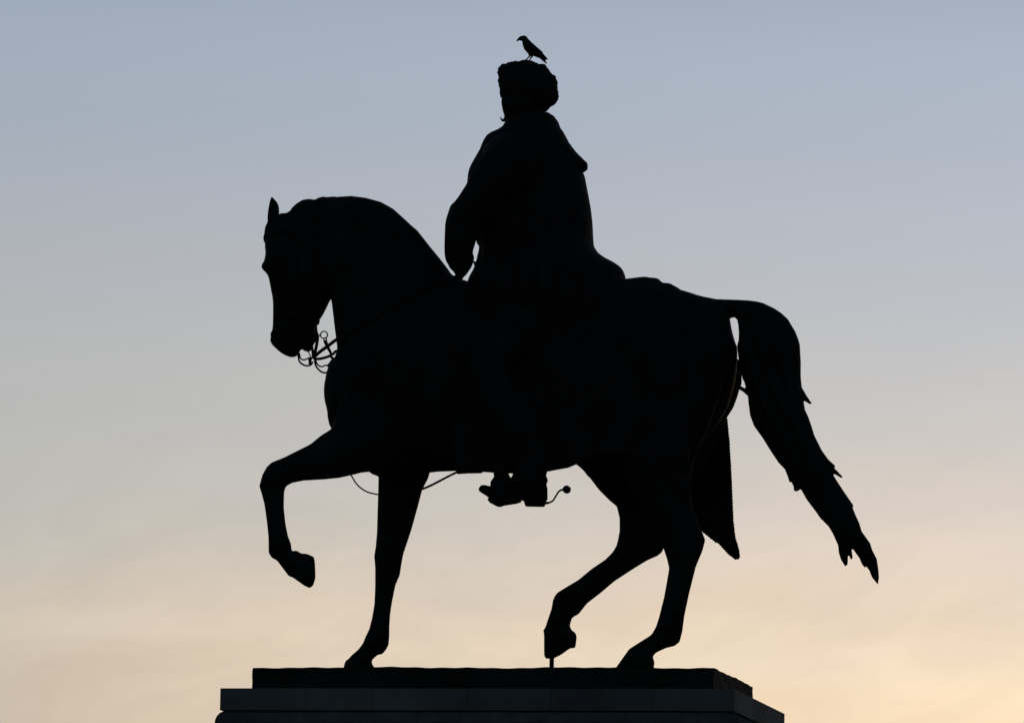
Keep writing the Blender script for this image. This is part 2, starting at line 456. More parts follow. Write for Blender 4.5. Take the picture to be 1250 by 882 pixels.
sgrid(m, (X1, Y1_, za), (-(X1 - X0), 0, 0), dz, nx, 6, wav); sgrid(m, (X0, Y1_, za), (0, -(Y1_ - Y0_), 0), dz, ny, 6, wav)
sgrid(m, (X0, Y0_, zb), dx, dy, nx, ny, wav); sgrid(m, (X0, Y0_, za), dy, dx, ny, nx, lambda p: Vector((0, 0, 0)))
link('bronze_base', m.mesh('bronze_base'), BASEM, st, False)

# ---- horse
horse_parts = MB()
TOR = [(340, 262), (344, 262), (350.8, 262), (356, 256), (363, 250), (372, 245.5), (385.5, 244), (400, 242.5), (430, 241), (447.4, 243.2), (465, 248), (479.8, 256),
       (494.5, 269), (509.3, 282.2), (524, 301), (538.7, 318.7), (549, 332), (556, 338), (574, 344), (600, 352), (650, 356), (700, 352), (740, 347), (770, 344),
       (789, 342), (802, 344), (812, 348), (829.6, 353), (842.4, 356.8), (855.2, 361), (873.2, 364.6), (884, 367), (890.6, 376), (890.6, 388.7), (893.2, 404), (896.6, 416),
       (899.6, 424), (899, 445), (896, 470), (884, 505), (850, 550), (790, 600), (745, 600), (721.1, 584.4), (711.2, 572.9), (700.5, 564.3), (689.8, 567.5), (667, 571),
       (620, 572), (560, 574), (524, 576), (490, 582), (462.5, 583), (430, 560), (404.8, 523.5), (401, 512.4), (400, 501.3), (396.8, 488.6), (395.9, 474.3), (398.4, 460),
       (399.6, 453), (402.6, 446.1), (408.5, 440), (411, 433), (412.9, 427), (410.7, 410.8), (408.5, 394.5), (406.2, 373.9), (404.5, 361.8), (401.8, 366.5), (398.1, 375.4),
       (393.7, 384.2), (387.8, 393), (384.9, 400.4), (384.1, 404.5), (385.8, 409), (385.2, 416.2), (381.9, 422.6), (379.7, 427.7), (376.8, 429.6), (371.6, 428.5), (368.4, 425.3), (366.4, 427.5), (364.2, 432.1), (361.3, 435.1),
       (354.6, 436.1), (345, 432.1), (337.7, 426.2), (331.8, 420.3), (329.6, 415.2), (331, 410.8), (329.6, 407.8), (333, 401.9), (333.8, 384.2), (333.6, 366.5), (331, 351.8),
       (328.8, 340), (326.3, 334.8), (320.9, 329.3), (319, 326.6), (320.2, 322.5), (323.3, 318.4), (324.7, 309.6), (323.8, 300), (324.5, 290), (325.6, 273.5), (330, 263)]
def torso_relief(a, b):
    r = 0.05 * np.sin((a - 560) * 0.021) * np.exp(-((b - 470) / 90.0) ** 2)
    r = r + 0.10 * np.exp(-(((a - 470) / 50) ** 2 + ((b - 455) / 55) ** 2))            # shoulder
    r = r + 0.10 * np.exp(-(((a - 830) / 55) ** 2 + ((b - 440) / 60) ** 2))            # quarters
    r = r - 0.10 * np.exp(-(((a - 765) / 30) ** 2 + ((b - 520) / 60) ** 2))            # flank
    r = r - 0.16 * np.exp(-(((a - 350) / 10) ** 2 + ((b - 350) / 30) ** 2))            # face below the cheekbone
    r = r + 0.20 * np.exp(-(((a - 375) / 20) ** 2 + ((b - 340) / 26) ** 2))            # cheek
    r = r + 0.18 * np.exp(-(((a - 338) / 9) ** 2 + ((b - 318) / 7) ** 2))              # brow above the eye
    r = r - 0.22 * np.exp(-(((a - 339) / 4.5) ** 2 + ((b - 412) / 6) ** 2))            # nostril
    r = r - 0.10 * np.exp(-(((b - 424 + (a - 345) * 0.1) / 2.2) ** 2)) * (a < 368)     # mouth line
    return r
body = Field(TOR, 0.0, kmap=[(355, 330, 0.70, 30), (350, 400, 0.72, 25), (420, 300, 0.50, 35), (450, 360, 0.42, 45), (460, 460, 0.62, 50), (600, 460, 0.72, 80),
                             (820, 450, 0.70, 60), (480, 560, 0.6, 40)], relief=torso_relief, cells=230)
body.solid(horse_parts, 0.017)
FORE_N = [(404.8, 523.5), (392, 531.4), (379.4, 541.9), (363.5, 549.8), (347.6, 557.8), (331.7, 564.1), (326, 569.5), (320.6, 579), (318.4, 587), (316.5, 593.3), (319.7, 602.9),
          (322.9, 615.6), (326, 637.8), (327.9, 656.8), (327.9, 674.3), (331.7, 680.6), (338.1, 683.8), (346, 694.3), (352.4, 702.9), (357.1, 704.4), (371.4, 714.6), (377.8, 717.8),
          (382.5, 714), (385.1, 704.4), (384.4, 686), (383.2, 679), (374.6, 675.2), (367.6, 674.9), (361.9, 671.1), (355.9, 672.7), (355.2, 663.2), (351.4, 653.7), (348.3, 637.8),
          (346.3, 618.7), (346.7, 599.7), (348.6, 593.3), (355.6, 589.2), (369.8, 586.3), (395.2, 584.8), (414.3, 582.9), (428.6, 579.7), (441.3, 576.5), (455.6, 575.2), (462.5, 583.2),
          (480, 570), (496, 530), (490, 480), (460, 450), (425, 470)]
Field(FORE_N, -0.17, kmap=[(450, 500, 0.62, 40), (340, 580, 0.85, 25), (340, 640, 0.85, 30), (370, 695, 0.95, 20)], soft=0, cells=150).solid(horse_parts, 0.012)
FORE_F = [(455, 470), (460, 540), (462.3, 583), (461.9, 599.7), (461.3, 618.7), (460.3, 650.5), (458.7, 667.9), (456.8, 679), (458.1, 691.7), (458, 715), (457.1, 737), (454.2, 754),
          (450.8, 767.6), (446.3, 776.7), (443.4, 784.6), (437.2, 792.6), (429.8, 798.8), (425.9, 803.3), (421.6, 806.2), (419.6, 813.5), (416.5, 829.5), (461, 829.5), (457, 813.5), (454, 809.6),
          (453.6, 805), (457.6, 801.6), (461, 798.6), (466.1, 798.2), (470.7, 793.1), (474.1, 786.9), (475.2, 776.7), (475.2, 765.4), (476.3, 748.3), (478.6, 733.6), (482.5, 714),
          (487.9, 701.3), (489.8, 688.6), (492.1, 675.9), (501.6, 647.3), (509.5, 618.7), (515.2, 596.5), (522.2, 583.8), (523.8, 578.1), (535, 550), (545, 470)]
Field(FORE_F, 0.19, kmap=[(500, 520, 0.6, 40), (480, 640, 0.75, 40), (470, 740, 0.85, 30), (440, 810, 0.9, 20)], soft=0, cells=170).solid(horse_parts, 0.012)
HIND_N = [(755, 430), (850, 395), (882, 430), (881, 475), (864, 522), (846, 566), (841, 592), (845, 620), (856, 646), (861, 658.4), (857.5, 671.5), (849.3, 691.2), (841.1, 724.1), (835.5, 750.4),
          (832.9, 770), (829.6, 783), (823, 788.2), (813.3, 790.3), (800.6, 796.1), (796.6, 800.6), (799.2, 807.9), (798, 814.2), (800, 822), (747.5, 822), (751.6, 814.2), (758.9, 804.3), (767.9, 791.6),
          (780.6, 783.4), (795.2, 774.3), (800.6, 765.2), (804.2, 754.4), (810.6, 729), (814.2, 709), (816.9, 693.6), (814.2, 681.8), (809.7, 668.2), (800, 640), (775, 605), (748, 560), (738, 490)]
hind_n = Field(HIND_N, -0.21, kmap=[(820, 470, 0.5, 50), (830, 620, 0.65, 40), (830, 720, 0.8, 30), (790, 800, 0.85, 25)], soft=0, cells=190).solid(horse_parts, 0.013)
HIND_F = [(780, 430), (870, 410), (903, 440), (905.4, 455), (905.4, 468), (902.5, 475), (900, 483.9), (894.9, 497.6), (886.4, 510.3), (872, 545), (850, 590), (830, 640), (811, 666), (807.9, 673.6),
          (802.4, 678.1), (789.7, 683.6), (773.4, 693.6), (749.8, 709), (731.7, 724.4), (716.2, 736.2), (706.3, 748.9), (698.1, 753.4), (695.4, 762.5), (697.2, 768), (702.6, 771.6),
          (704.1, 777), (703, 785.2), (702.6, 790.3), (695.4, 791), (684.5, 798.8), (675.4, 803.4), (666.3, 803.7), (664.2, 799.7), (664.2, 774.3), (663.1, 768.9), (666, 765.2),
          (668.1, 758), (673.2, 743.5), (675, 732.6), (677.2, 727.1), (680.8, 722.6), (691.7, 715.9), (706.3, 707.2), (722.6, 693.6), (738.9, 682.7), (748, 673.6), (752.5, 666.4),
          (754.3, 660), (756.6, 648.5), (756.6, 632.1), (753.3, 618.2), (744.1, 610.7), (731, 597.5), (721.1, 584.4), (711.2, 572.9), (702, 565), (710, 520), (740, 470)]
hind_f = Field(HIND_F, 0.21, kmap=[(820, 480, 0.5, 50), (780, 620, 0.6, 40), (730, 700, 0.8, 30), (685, 770, 0.9, 25)], soft=0, cells=190).solid(horse_parts, 0.013)
hm = fuse(horse_parts, 'horse', 0.0078, 3, 0.5)
horse = link('horse', hm, BRONZE, st)

def hf(a, b, off=0.012, Y=0.0):
    """point on the near flank of the horse at the traced spot"""
    w = at(a, b, Y); t = float(body.t(np.array([w[0]]), np.array([w[2]]))[0])
    for _ in range(3):
        w = at(a, b, -t - off); t = float(body.t(np.array([w[0]]), np.array([w[2]]))[0])
    return Vector((w[0], -t - off, w[2]))
def mir(p): return Vector((p[0], -p[1], p[2]))

# eyes
for s in (1, -1):
    m = MB(); p = hf(339, 322, 0.0); p = Vector((p.x, p.y * s, p.z))
    ball(m, p, (0.028, 0.016, 0.02)); ball(m, p + Vector((-0.002, 0, 0.019)), (0.036, 0.02, 0.008), 12, 6)
    link('eye', m.mesh('eye'), BRONZE, horse)
# ears
EAR = [(327, 276), (326.6, 262), (329, 247), (331.3, 239.8), (333.8, 241.5), (337, 246), (338.6, 252), (338.4, 262), (337, 274)]
for Y, dx_ in ((-0.055, 0), (0.055, 2.2)):
    m = MB(); Field([(a + dx_, b + (2.5 if dx_ else 0)) for a, b in EAR], Y, 0.8).solid(m, 0.006)
    link('ear', fuse(m, 'ear', 0.004, 2), BRONZE, horse)
# mane
MANE = [(339, 266), (341, 261.6), (344, 260.2), (350.8, 260.2), (354.9, 257.9), (356.9, 253.8), (363, 248.4), (369.9, 243.9), (378, 242.9), (382, 243.4), (385.5, 244.1), (390.3, 241.2), (395.7, 239.9),
        (399.8, 240.9), (405, 240.2), (410.7, 240), (412.5, 240.9), (414.8, 240.3), (429.7, 239.3), (447.4, 241.6), (465, 246.4), (479.8, 254.6), (494.5, 267.8), (501, 274), (509.3, 281), (524, 299.8), (538.7, 317.6), (549, 331),
        (548, 345), (530, 350), (505, 338), (485, 325), (462, 318), (440, 308), (420, 304), (402, 300), (385, 296), (370, 288), (352, 282), (345, 290), (336, 300), (327.5, 310), (323.3, 304.1), (324.1, 298), (322.2, 294.6), (321.8, 289.9), (323.6, 284.4), (324, 277.6), (328, 270)]
def locks(a, b):
    return 0.05 * np.sin(a * 0.5 + 3.0 * np.sin(b * 0.06) + b * 0.15) + 0.025 * np.sin(a * 1.13 - b * 0.2)
m = MB()
Field(MANE, 0.0, kmap=[(340, 290, 1.5, 20), (400, 270, 0.98, 30), (450, 285, 0.92, 30), (500, 310, 1.0, 30)], relief=locks, cells=200, soft=0).solid(m, 0.008)
link('mane', fuse(m, 'mane', 0.006, 2), BRONZE, horse)
# tail
TAIL = [(868, 372), (874.9, 364.8), (887, 365.3), (900, 365.7), (912, 366.3), (923, 367.6), (931.4, 369.6), (945, 376), (954, 382), (962, 389.5), (970.5, 404), (974.5, 414), (976.2, 421), (977.3, 441.4), (977.3, 458.4),
        (978.5, 472), (985, 483.1), (991.4, 492.4), (988.4, 493.2), (980.4, 488.2), (982.4, 499.3), (986.7, 508.6), (990.6, 519.7), (994, 531), (998.6, 540), (1003.1, 549.2), (1011.2, 560.4),
        (1019.4, 567.9), (1019, 570.4), (1015.7, 568.8), (1021.4, 573.7), (1028.9, 581.6), (1027.2, 583.2), (1015.9, 577), (1022, 587), (1028.6, 597.1), (1036, 608), (1041.9, 616.5), (1040.8, 619), (1044.3, 627.8),
        (1049, 638), (1052, 648.2), (1062.2, 662.4), (1064.7, 670.6), (1070.4, 681.8), (1072.4, 695.1), (1073.1, 704), (1071.7, 713.4), (1064.3, 704.3), (1061.2, 696.1), (1056.7, 690), (1056.1, 693.3), (1052, 688),
        (1049, 680.8), (1043.9, 673.7), (1039.4, 667.6), (1041, 680.8), (1038.8, 683.2), (1035.3, 675.1), (1034.9, 688.6), (1031.6, 691), (1026.5, 682.9), (1023.9, 674.7), (1023.1, 665.5), (1016.3, 650.2), (1011.2, 642),
        (1001, 631.8), (996.9, 625.7), (984.7, 609.4), (977.6, 596.7), (972, 599.8), (968.8, 598.2), (968.8, 593.5), (965.1, 586.5), (964, 589.2), (961.8, 581.8), (958.2, 572.7), (950, 564.1), (940, 549), (930.7, 534), (920.4, 519.7),
        (915.8, 506.9), (914.1, 492.4), (912.7, 478.8), (910.5, 473.4), (909, 466.9), (906.8, 463), (903, 448), (899.9, 422.7), (901.9, 414.2), (902.2, 405.7), (901.4, 397), (900, 390.4), (896.6, 387), (890.6, 388.7), (878, 388)]
def taillocks(a, b):
    u = a * 0.87 - (b - 400) * 0.35
    return 0.09 * np.sin(u * 0.33 + 1.5 * np.sin(b * 0.03)) + 0.06 * np.sin(u * 0.74 + b * 0.03) + 0.03 * np.sin(u * 1.5)
m = MB()
Field(TAIL, 0.03, 0.72, relief=taillocks, cells=260, soft=0).solid(m, 0.009)
tube(m, [P(900.5, 470.5, 0.03), P(904.5, 473.6, 0.03), P(908, 475.8, 0.03), P(914, 480.5, 0.03)], [0.006, 0.012, 0.012, 0.014], 8)
link('tail', fuse(m, 'tail', 0.0043, 1, 0.35), BRONZE, horse)

# ---- bridle, bits, reins
def strap(mb, pts, w=0.016, th=0.35, both=True, off=0.008):
    c = [hf(a, b, off) for a, b in pts]
    # dense sampling so the strap hugs the head
    q = catmull([(a, b, 0) for a, b in pts], 5)
    c = [hf(a, b, off) for a, b, _ in q]
    for s in ((1, -1) if both else (1,)):
        tube(mb, [Vector((p.x, p.y * s, p.z)) for p in c], w, 8, 1, th, (0, 1, 0), smooth=False)
m = MB()
strap(m, [(352, 268), (356, 300), (362, 340), (372, 380), (381, 410)], 0.018)
strap(m, [(333, 285), (345, 281), (357, 283)], 0.014)
strap(m, [(336, 381), (350, 385), (370, 388), (386, 390)], 0.018)
strap(m, [(357, 283), (378, 310), (397, 345), (403, 361)], 0.013)
for s in (1, -1):
    p = hf(356, 283, 0.014); ball(m, Vector((p.x, p.y * s, p.z)), (0.03, 0.012, 0.03))
link('bridle', m.mesh('bridle'), BRONZE2, horse)

YB = 0.085
def bitpiece(Y, near):
    m = MB()
    r = lambda pts, w, n=5: tube(m, [P(a, b, Y) for a, b in pts], w, 8, n)
    if near:
        r([(377, 404), (379, 412), (381, 424), (382.6, 437)], [0.009, 0.009, 0.008, 0.009])
        r([(364.8, 428), (364.2, 434), (365.2, 440), (368, 443.6), (373.8, 446.2), (379.5, 445), (382, 441)], 0.0055)
        r([(365.5, 431), (366.4, 436.2), (368.5, 438.4), (371.5, 439), (375.3, 437.6), (379.6, 436.6)], 0.0046)
        tube(m, [P(378.6, 436, Y), P(378.2, 445, Y)], [0.013, 0.007], 8)
        tube(m, [P(375.8, 428, Y), P(380.6, 437.6, Y)], 0.0035, 6)
    else:
        r([(386, 405), (387.4, 411), (386.6, 420), (384.6, 430), (383, 438)], [0.009, 0.011, 0.010, 0.010, 0.010])
        r([(384.3, 438), (384.6, 443), (386.6, 448), (391.4, 453), (395.6, 454.6), (400.5, 454.8)], 0.0055)
        r([(385.4, 440), (386.8, 443.4), (389.6, 446.4), (393.7, 447.2), (397, 445.6), (401, 446.6)], 0.0046)
    return m
hb = bitpiece(-YB, True); link('curb_bit', hb.mesh('curb_bit'), BRONZE2, horse)
m = bitpiece(YB, False)
c = P(395.5, 408.6, YB)     # snaffle ring and its small link
def ringat(mb, c, r, w):
    tube(mb, [c + Vector((math.cos(2 * math.pi * i / 20) * r, 0, math.sin(2 * math.pi * i / 20) * r)) for i in range(20)], w, 6, 1, smooth=False, closed=True)
ringat(m, c, 0.0215, 0.0042); ringat(m, P(396.9, 413.9, YB), 0.0085, 0.0034)
tube(m, [P(387.6, 409.4, YB), P(391.6, 409.2, YB)], 0.005, 8)
link('curb_bit', m.mesh('curb_bit'), BRONZE2, horse)

HAND = P(560, 336, -0.33)
def rein(name, pts3, w, th=0.4):
    m = MB(); tube(m, pts3, w, 8, 6, th, (0, 1, 0)); return link(name, m.mesh(name), BRONZE2, horse)
rein('rein', [P(382.5, 436.5, -YB), P(390, 429.6, -0.10), P(401, 421.6, -0.13), P(412, 413.6, -0.17), hf(440, 398, 0.012), hf(480, 374, 0.012), hf(520, 352, 0.014), P(548, 341, -0.28), HAND], 0.0105, 0.35)
rein('rein', [P(383, 438, YB), P(391, 437.6, 0.10), P(400, 435.2, 0.13), P(407, 431.6, 0.15), P(415, 427.6, 0.18), mir(hf(440, 410, 0.014)), mir(hf(480, 384, 0.014)), mir(hf(520, 352, 0.014)), P(552, 345, 0.05), HAND + Vector((0, 0.03, 0))], 0.0085, 0.4)
rein('rein', [P(396.6, 415, YB), P(399.6, 422.5, 0.10), P(404, 431, 0.12), P(408, 438, 0.15), mir(hf(425, 438, 0.014)), mir(hf(480, 395, 0.014)), mir(hf(530, 350, 0.014))], [0.012, 0.010, 0.008, 0.008, 0.009, 0.009, 0.009], 0.5)
# small fitting where the curb meets the chest
m = MB(); tube(m, [P(400.5, 446.5, 0.06), P(403.5, 443.5, 0.08), P(406, 440.5, 0.10)], [0.009, 0.011, 0.013], 8)
link('rein_buckle', m.mesh('rein_buckle'), BRONZE2, horse)
# slack strap that hangs in a loop below the chest
m = MB()
tube(m, [P(424, 574, -0.02), P(428.8, 580, -0.02), P(434, 588.6, -0.02), P(439.7, 594.7, -0.02), P(445, 598.3, -0.02), P(450.8, 600.9, -0.02), P(461.3, 603.2, -0.02), P(475, 605, -0.02), P(495, 603, -0.02), P(515.6, 596.4, -0.02), P(525, 592.6, -0.02), P(534.9, 587.6, -0.02), P(545.5, 582, -0.02), P(556.5, 576.4, -0.02), P(564, 572, -0.02)],
     [0.0045] * 7 + [0.0055, 0.006] + [0.0068] * 6, 8)
link('hanging_strap', m.mesh('hanging_strap'), BRONZE2, horse)

# ---- saddle cloth draped over both flanks
def drape(px, side, off, name, mat, parent, scallop=0.0):
    Yp = -0.45 if side == 1 else 0.31
    w = np.array([at(a, b, Yp) for a, b in px])[:, [0, 2]]
    h = 0.016; bd = resample(w, 0.009 if scallop else h)
    if scallop:
        tg = np.roll(bd, -1, 0) - np.roll(bd, 1, 0); tg /= np.linalg.norm(tg, axis=1)[:, None]
        bd = bd + np.stack([-tg[:, 1], tg[:, 0]], 1) * (scallop * (np.arange(len(bd)) % 2 - 0.5) * rng.uniform(0.5, 1.1, len(bd)))[:, None]
    xs = np.arange(w[:, 0].min(), w[:, 0].max(), h); zs = np.arange(w[:, 1].min(), w[:, 1].max(), h)
    X, Z = np.meshgrid(xs, zs); X = X.ravel(); Z = Z.ravel()
    mm = in_poly(X, Z, bd) & (dist_poly(X, Z, bd) > h * 0.6); X = X[mm]; Z = Z[mm]
    pts = [Vector(p) for p in bd] + [Vector((a, b)) for a, b in zip(X, Z)]; nb = len(bd)
    vo, eo, fo, _, _, _ = delaunay_2d_cdt(pts, [(i, (i + 1) % nb) for i in range(nb)], [], 0, 1e-6)
    V = np.array([tuple(p) for p in vo]); T = np.array([tuple(f) for f in fo]); c = V[T].mean(1); T = T[in_poly(c[:, 0], c[:, 1], bd)]
    # cloth hangs: its depth never gets less on the way down
    t = np.zeros(len(V))
    hl = hind_n if side == 1 else hind_f
    for k in range(28):
        zk = V[:, 1] + k * 0.035; a_ = hl.t(V[:, 0], zk)
        t = np.maximum(t, np.maximum(body.t(V[:, 0], zk), np.where(a_ > 0, a_ + 0.205, 0)))
    # even the cloth out so that it spans hollows
    es = np.array([e for tri in T for e in ((tri[0], tri[1]), (tri[1], tri[2]), (tri[2], tri[0]))])
    for _ in range(14):
        sm = np.zeros(len(V)); ct = np.zeros(len(V))
        np.add.at(sm, es[:, 0], t[es[:, 1]]); np.add.at(ct, es[:, 0], 1); np.add.at(sm, es[:, 1], t[es[:, 0]]); np.add.at(ct, es[:, 1], 1)
        t = np.maximum(t, 0.15 * t + 0.85 * sm / np.maximum(ct, 1))
    t = t + off + 0.012 * np.sin(V[:, 0] * 13 + V[:, 1] * 3) * np.clip((8.6 - V[:, 1]), 0, 1)
    n = len(V); o = -side * t; i_ = -side * (t - 0.03)
    be = {}
    for tri in T:
        for a, b in ((tri[0], tri[1]), (tri[1], tri[2]), (tri[2], tri[0])):
            if (b, a) in be: be[(b, a)] = None
            else: be[(a, b)] = 1
    F = [tuple(x) for x in T] + [tuple(x[::-1] + n) for x in T] + [(b, a, a + n, b + n) for (a, b), v in be.items() if v]
    m = MB(); m.add(np.r_[np.c_[V[:, 0], o, V[:, 1]], np.c_[V[:, 0], i_, V[:, 1]]], F)
    me = m.mesh(name); return link(name, me, mat, parent)
cloth = empty('saddle_cloth', tuple(P(680, 460, 0)), st)
drape([(548, 356), (545, 470), (556, 577), (570, 576.3), (584.6, 576), (587.4, 574.3), (604.7, 575.5), (627, 576.2), (667.4, 573.5), (689.8, 568.5), (699, 564), (725, 552), (765, 552), (805, 575), (832, 606), (838, 604), (837, 580), (834, 500), (826, 420), (818, 356), (780, 352), (700, 360), (600, 362)],
      1, 0.016, 'flap', BRONZE2, cloth, 0.0)
drape([(560, 366), (560, 556), (700, 548), (760, 540), (800, 596), (858.5, 649.7), (873.3, 661.5), (877, 663), (890.3, 676.9), (900.5, 684.1), (905, 684.8), (907.3, 681.4), (903.9, 671.2), (898.2, 656.5), (895.3, 636.1), (893.7, 602), (892.1, 568), (889.8, 534), (886.9, 508), (878, 430), (850, 372), (800, 356), (700, 360), (600, 362)],
      -1, 0.016, 'flap', BRONZE2, cloth, 0.005)
# fleece saddle cover that shows behind the cloak
COVER = [(566, 344), (600, 346), (650, 345), (700, 344), (740, 342), (762, 341), (772, 339.8), (782.2, 338.4), (789.3, 337.7), (792.5, 338.7), (797, 339), (802.7, 339.4), (806, 342), (809.1, 345.2), (814, 345.4), (818.1, 345.7), (823, 348.4), (829.6, 352), (833, 358),
         (830, 380), (820, 410), (780, 430), (700, 436), (620, 430), (575, 400)]
m = MB(); Field(COVER, 0.0, kmap=[(700, 390, 1.15, 100)], relief=lambda a, b: 0.02 * np.sin(a * 0.7) * np.sin(b * 0.8), soft=0).solid(m, 0.012)
link('fleece_cover', fuse(m, 'fleece_cover', 0.009, 2), BRONZE2, cloth)
# girth
m = MB()
gp = [hf(590, b, 0.014) for b in (470, 500, 530, 550)]
tube(m, gp + [P(590, 563, -0.12), P(590, 567, 0), P(590, 566, 0.12)] + [mir(p) for p in gp[::-1]], 0.035, 8, 4, 0.25, (0, 1, 0))
link('girth', m.mesh('girth'), BRONZE2, cloth)

# ---- rider
rider_mb = MB()
HC = P(637, 122, 0.0)
face = Vector((-0.62, 0.78, 0)).normalized(); side_ = Vector((-face.y, face.x, 0))     # he looks ahead and away from us
Rz = Matrix.Rotation(math.atan2(face.y, face.x), 3, 'Z')
ball(rider_mb, HC, (0.145, 0.115, 0.17), 24, 16, Rz)
ball(rider_mb, HC + face * 0.045 + Vector((0, 0, -0.09)), (0.095, 0.082, 0.10), 20, 12, Rz)          # jaw
tube(rider_mb, [HC + face * 0.135 + Vector((0, 0, 0.03)), HC + face * 0.165 + Vector((0, 0, -0.01)), HC + face * 0.172 + Vector((0, 0, -0.035)), HC + face * 0.14 + Vector((0, 0, -0.045))], [0.012, 0.016, 0.022, 0.014], 10)   # nose
for s in (1, -1):
    ball(rider_mb, HC + side_ * s * 0.115 + Vector((0, 0, -0.02)), (0.028, 0.016, 0.042), 12, 8, Rz)   # ear
    ball(rider_mb, HC + face * 0.122 + side_ * s * 0.042 + Vector((0, 0, 0.045)), (0.022, 0.036, 0.011), 12, 6, Rz)   # brow
    ball(rider_mb, HC + face * 0.118 + side_ * s * 0.042 + Vector((0, 0, 0.02)), (0.018, 0.022, 0.013), 12, 8, Rz)     # eye
for dz_ in (-0.085, -0.10): tube(rider_mb, [HC + face * 0.128 + side_ * 0.035 + Vector((0, 0, dz_)), HC + face * 0.142 + Vector((0, 0, dz_)), HC + face * 0.128 - side_ * 0.035 + Vector((0, 0, dz_))], [0.006, 0.01, 0.006], 8)   # lips
Field([(613, 118), (613.2, 130), (615.9, 140), (618.4, 147.3), (618, 158), (630, 175), (660, 175), (672, 150), (664, 138), (668, 128), (660, 112), (630, 110)], 0.0, 0.85).solid(rider_mb, 0.01)
Field([(618, 150), (604, 166), (596, 190), (598, 240), (603, 300), (605, 350), (620, 395), (690, 395), (706, 350), (704, 300), (706, 240), (700, 200), (684, 168), (672, 150)], 0.0,
      kmap=[(640, 190, 0.95, 40), (650, 300, 0.75, 40)]).solid(rider_mb, 0.014)
# arms: the near arm holds the reins, the far arm hangs at the far side
near_arm = [P(622, 200, -0.30), P(590, 235, -0.36), P(566, 285, -0.37), P(560.5, 312, -0.34)]
far_arm = [P(640, 200, 0.30), P(628, 250, 0.36), P(622, 300, 0.33), P(612, 332, 0.25)]
tube(rider_mb, near_arm, [0.11, 0.095, 0.072, 0.040], 14); tube(rider_mb, far_arm, [0.11, 0.09, 0.07, 0.045], 14)
def hand(mb, wrist, dirv, palmn, sc=1.0, curl=1.1, sgn=1):
    """palm and five curled fingers; dirv points to the knuckles, palmn out of the palm"""
    d = Vector(dirv).normalized(); n = Vector(palmn); n = (n - d * n.dot(d)).normalized(); s = d.cross(n) * sgn
    L_ = 0.13 * sc
    pc = wrist + d * L_ * 0.5
    rot = Matrix((d, s, n)).transposed()
    ball(mb, pc, (L_ * 0.62, 0.055 * sc, 0.026 * sc), 16, 10, rot)
    for i, (o, ln) in enumerate(((-0.040, 0.95), (-0.014, 1.05), (0.013, 1.0), (0.038, 0.82))):
        p = wrist + d * L_ * 0.75 + s * o * sc; pts = [p]; a = 0.35
        for seg_ in (0.055, 0.042, 0.034):
            a += curl * 0.62
            p = p + (d * math.cos(a - 0.35) + n * math.sin(a - 0.35)) * seg_ * ln * sc; pts.append(p)
        tube(mb, pts, [0.0145 * sc, 0.014 * sc, 0.0125 * sc, 0.010 * sc], 8, 3)
    p = wrist + d * L_ * 0.25 - s * 0.045 * sc
    tube(mb, [p, p + (d * 0.03 - s * 0.03 + n * 0.02) * sc, p + (d * 0.065 - s * 0.03 + n * 0.045) * sc, p + (d * 0.095 - s * 0.012 + n * 0.055) * sc], [0.02 * sc, 0.018 * sc, 0.015 * sc, 0.011 * sc], 8, 3)
hand(rider_mb, P(560.5, 309, -0.34), (0.0, 0.05, -0.22), (0.1, 0.95, 0.0), 0.86, 1.5)
hand(rider_mb, P(612, 332, 0.25), (-0.25, -0.1, -0.1), (0, -1, -0.1), 1.0, 1.5, -1)
# legs along the flanks
near_leg = [P(655, 385, -0.20), P(622, 415, -0.42), P(596, 446, -0.53), P(602, 470, -0.56), P(622, 520, -0.57), P(648, 560, -0.57)]
far_leg = [P(675, 385, 0.20), P(636, 402, 0.42), P(600, 418, 0.53), P(604, 440, 0.56), P(624, 482, 0.57), P(648, 520, 0.57)]
for lg in (near_leg, far_leg): tube(rider_mb, lg, [0.19, 0.165, 0.125, 0.115, 0.095, 0.075], 18)
rider = link('rider', fuse(rider_mb, 'rider', 0.008, 3), BRONZE, st)

# boots
BOOT = [(600, 480), (612, 470), (640, 478), (664, 520), (670, 556), (668, 574), (666.1, 579.7), (668.3, 583.6), (668.5, 587), (666.5, 590.3), (668, 594.8), (668.4, 609), (666.2, 612), (665.3, 617.4),
        (664, 618.5), (642, 618.1), (640.6, 616), (639.7, 611), (628, 610), (605, 610.5), (599.3, 608.8), (592, 604), (584.8, 599.4), (584, 596), (586.8, 592), (591.3, 591.2), (597.4, 592.9), (602, 592.4),
        (610, 589), (618, 585), (625.2, 582.7), (627.3, 577), (624, 552), (612, 520)]
m = MB(); Field(BOOT, -0.57, kmap=[(640, 530, 0.9, 40), (610, 600, 1.25, 20), (655, 605, 0.9, 15)], soft=0).solid(m, 0.009)
link('boot', fuse(m, 'boot', 0.005, 2), BRONZE2, rider)
m = MB(); Field([(a + 2, b - 41) for a, b in BOOT], 0.57, kmap=[(640, 530, 0.8, 40), (610, 600, 1.1, 20), (655, 605, 0.85, 15)], soft=0).solid(m, 0.009)
link('boot', fuse(m, 'boot', 0.005, 2), BRONZE2, rider)
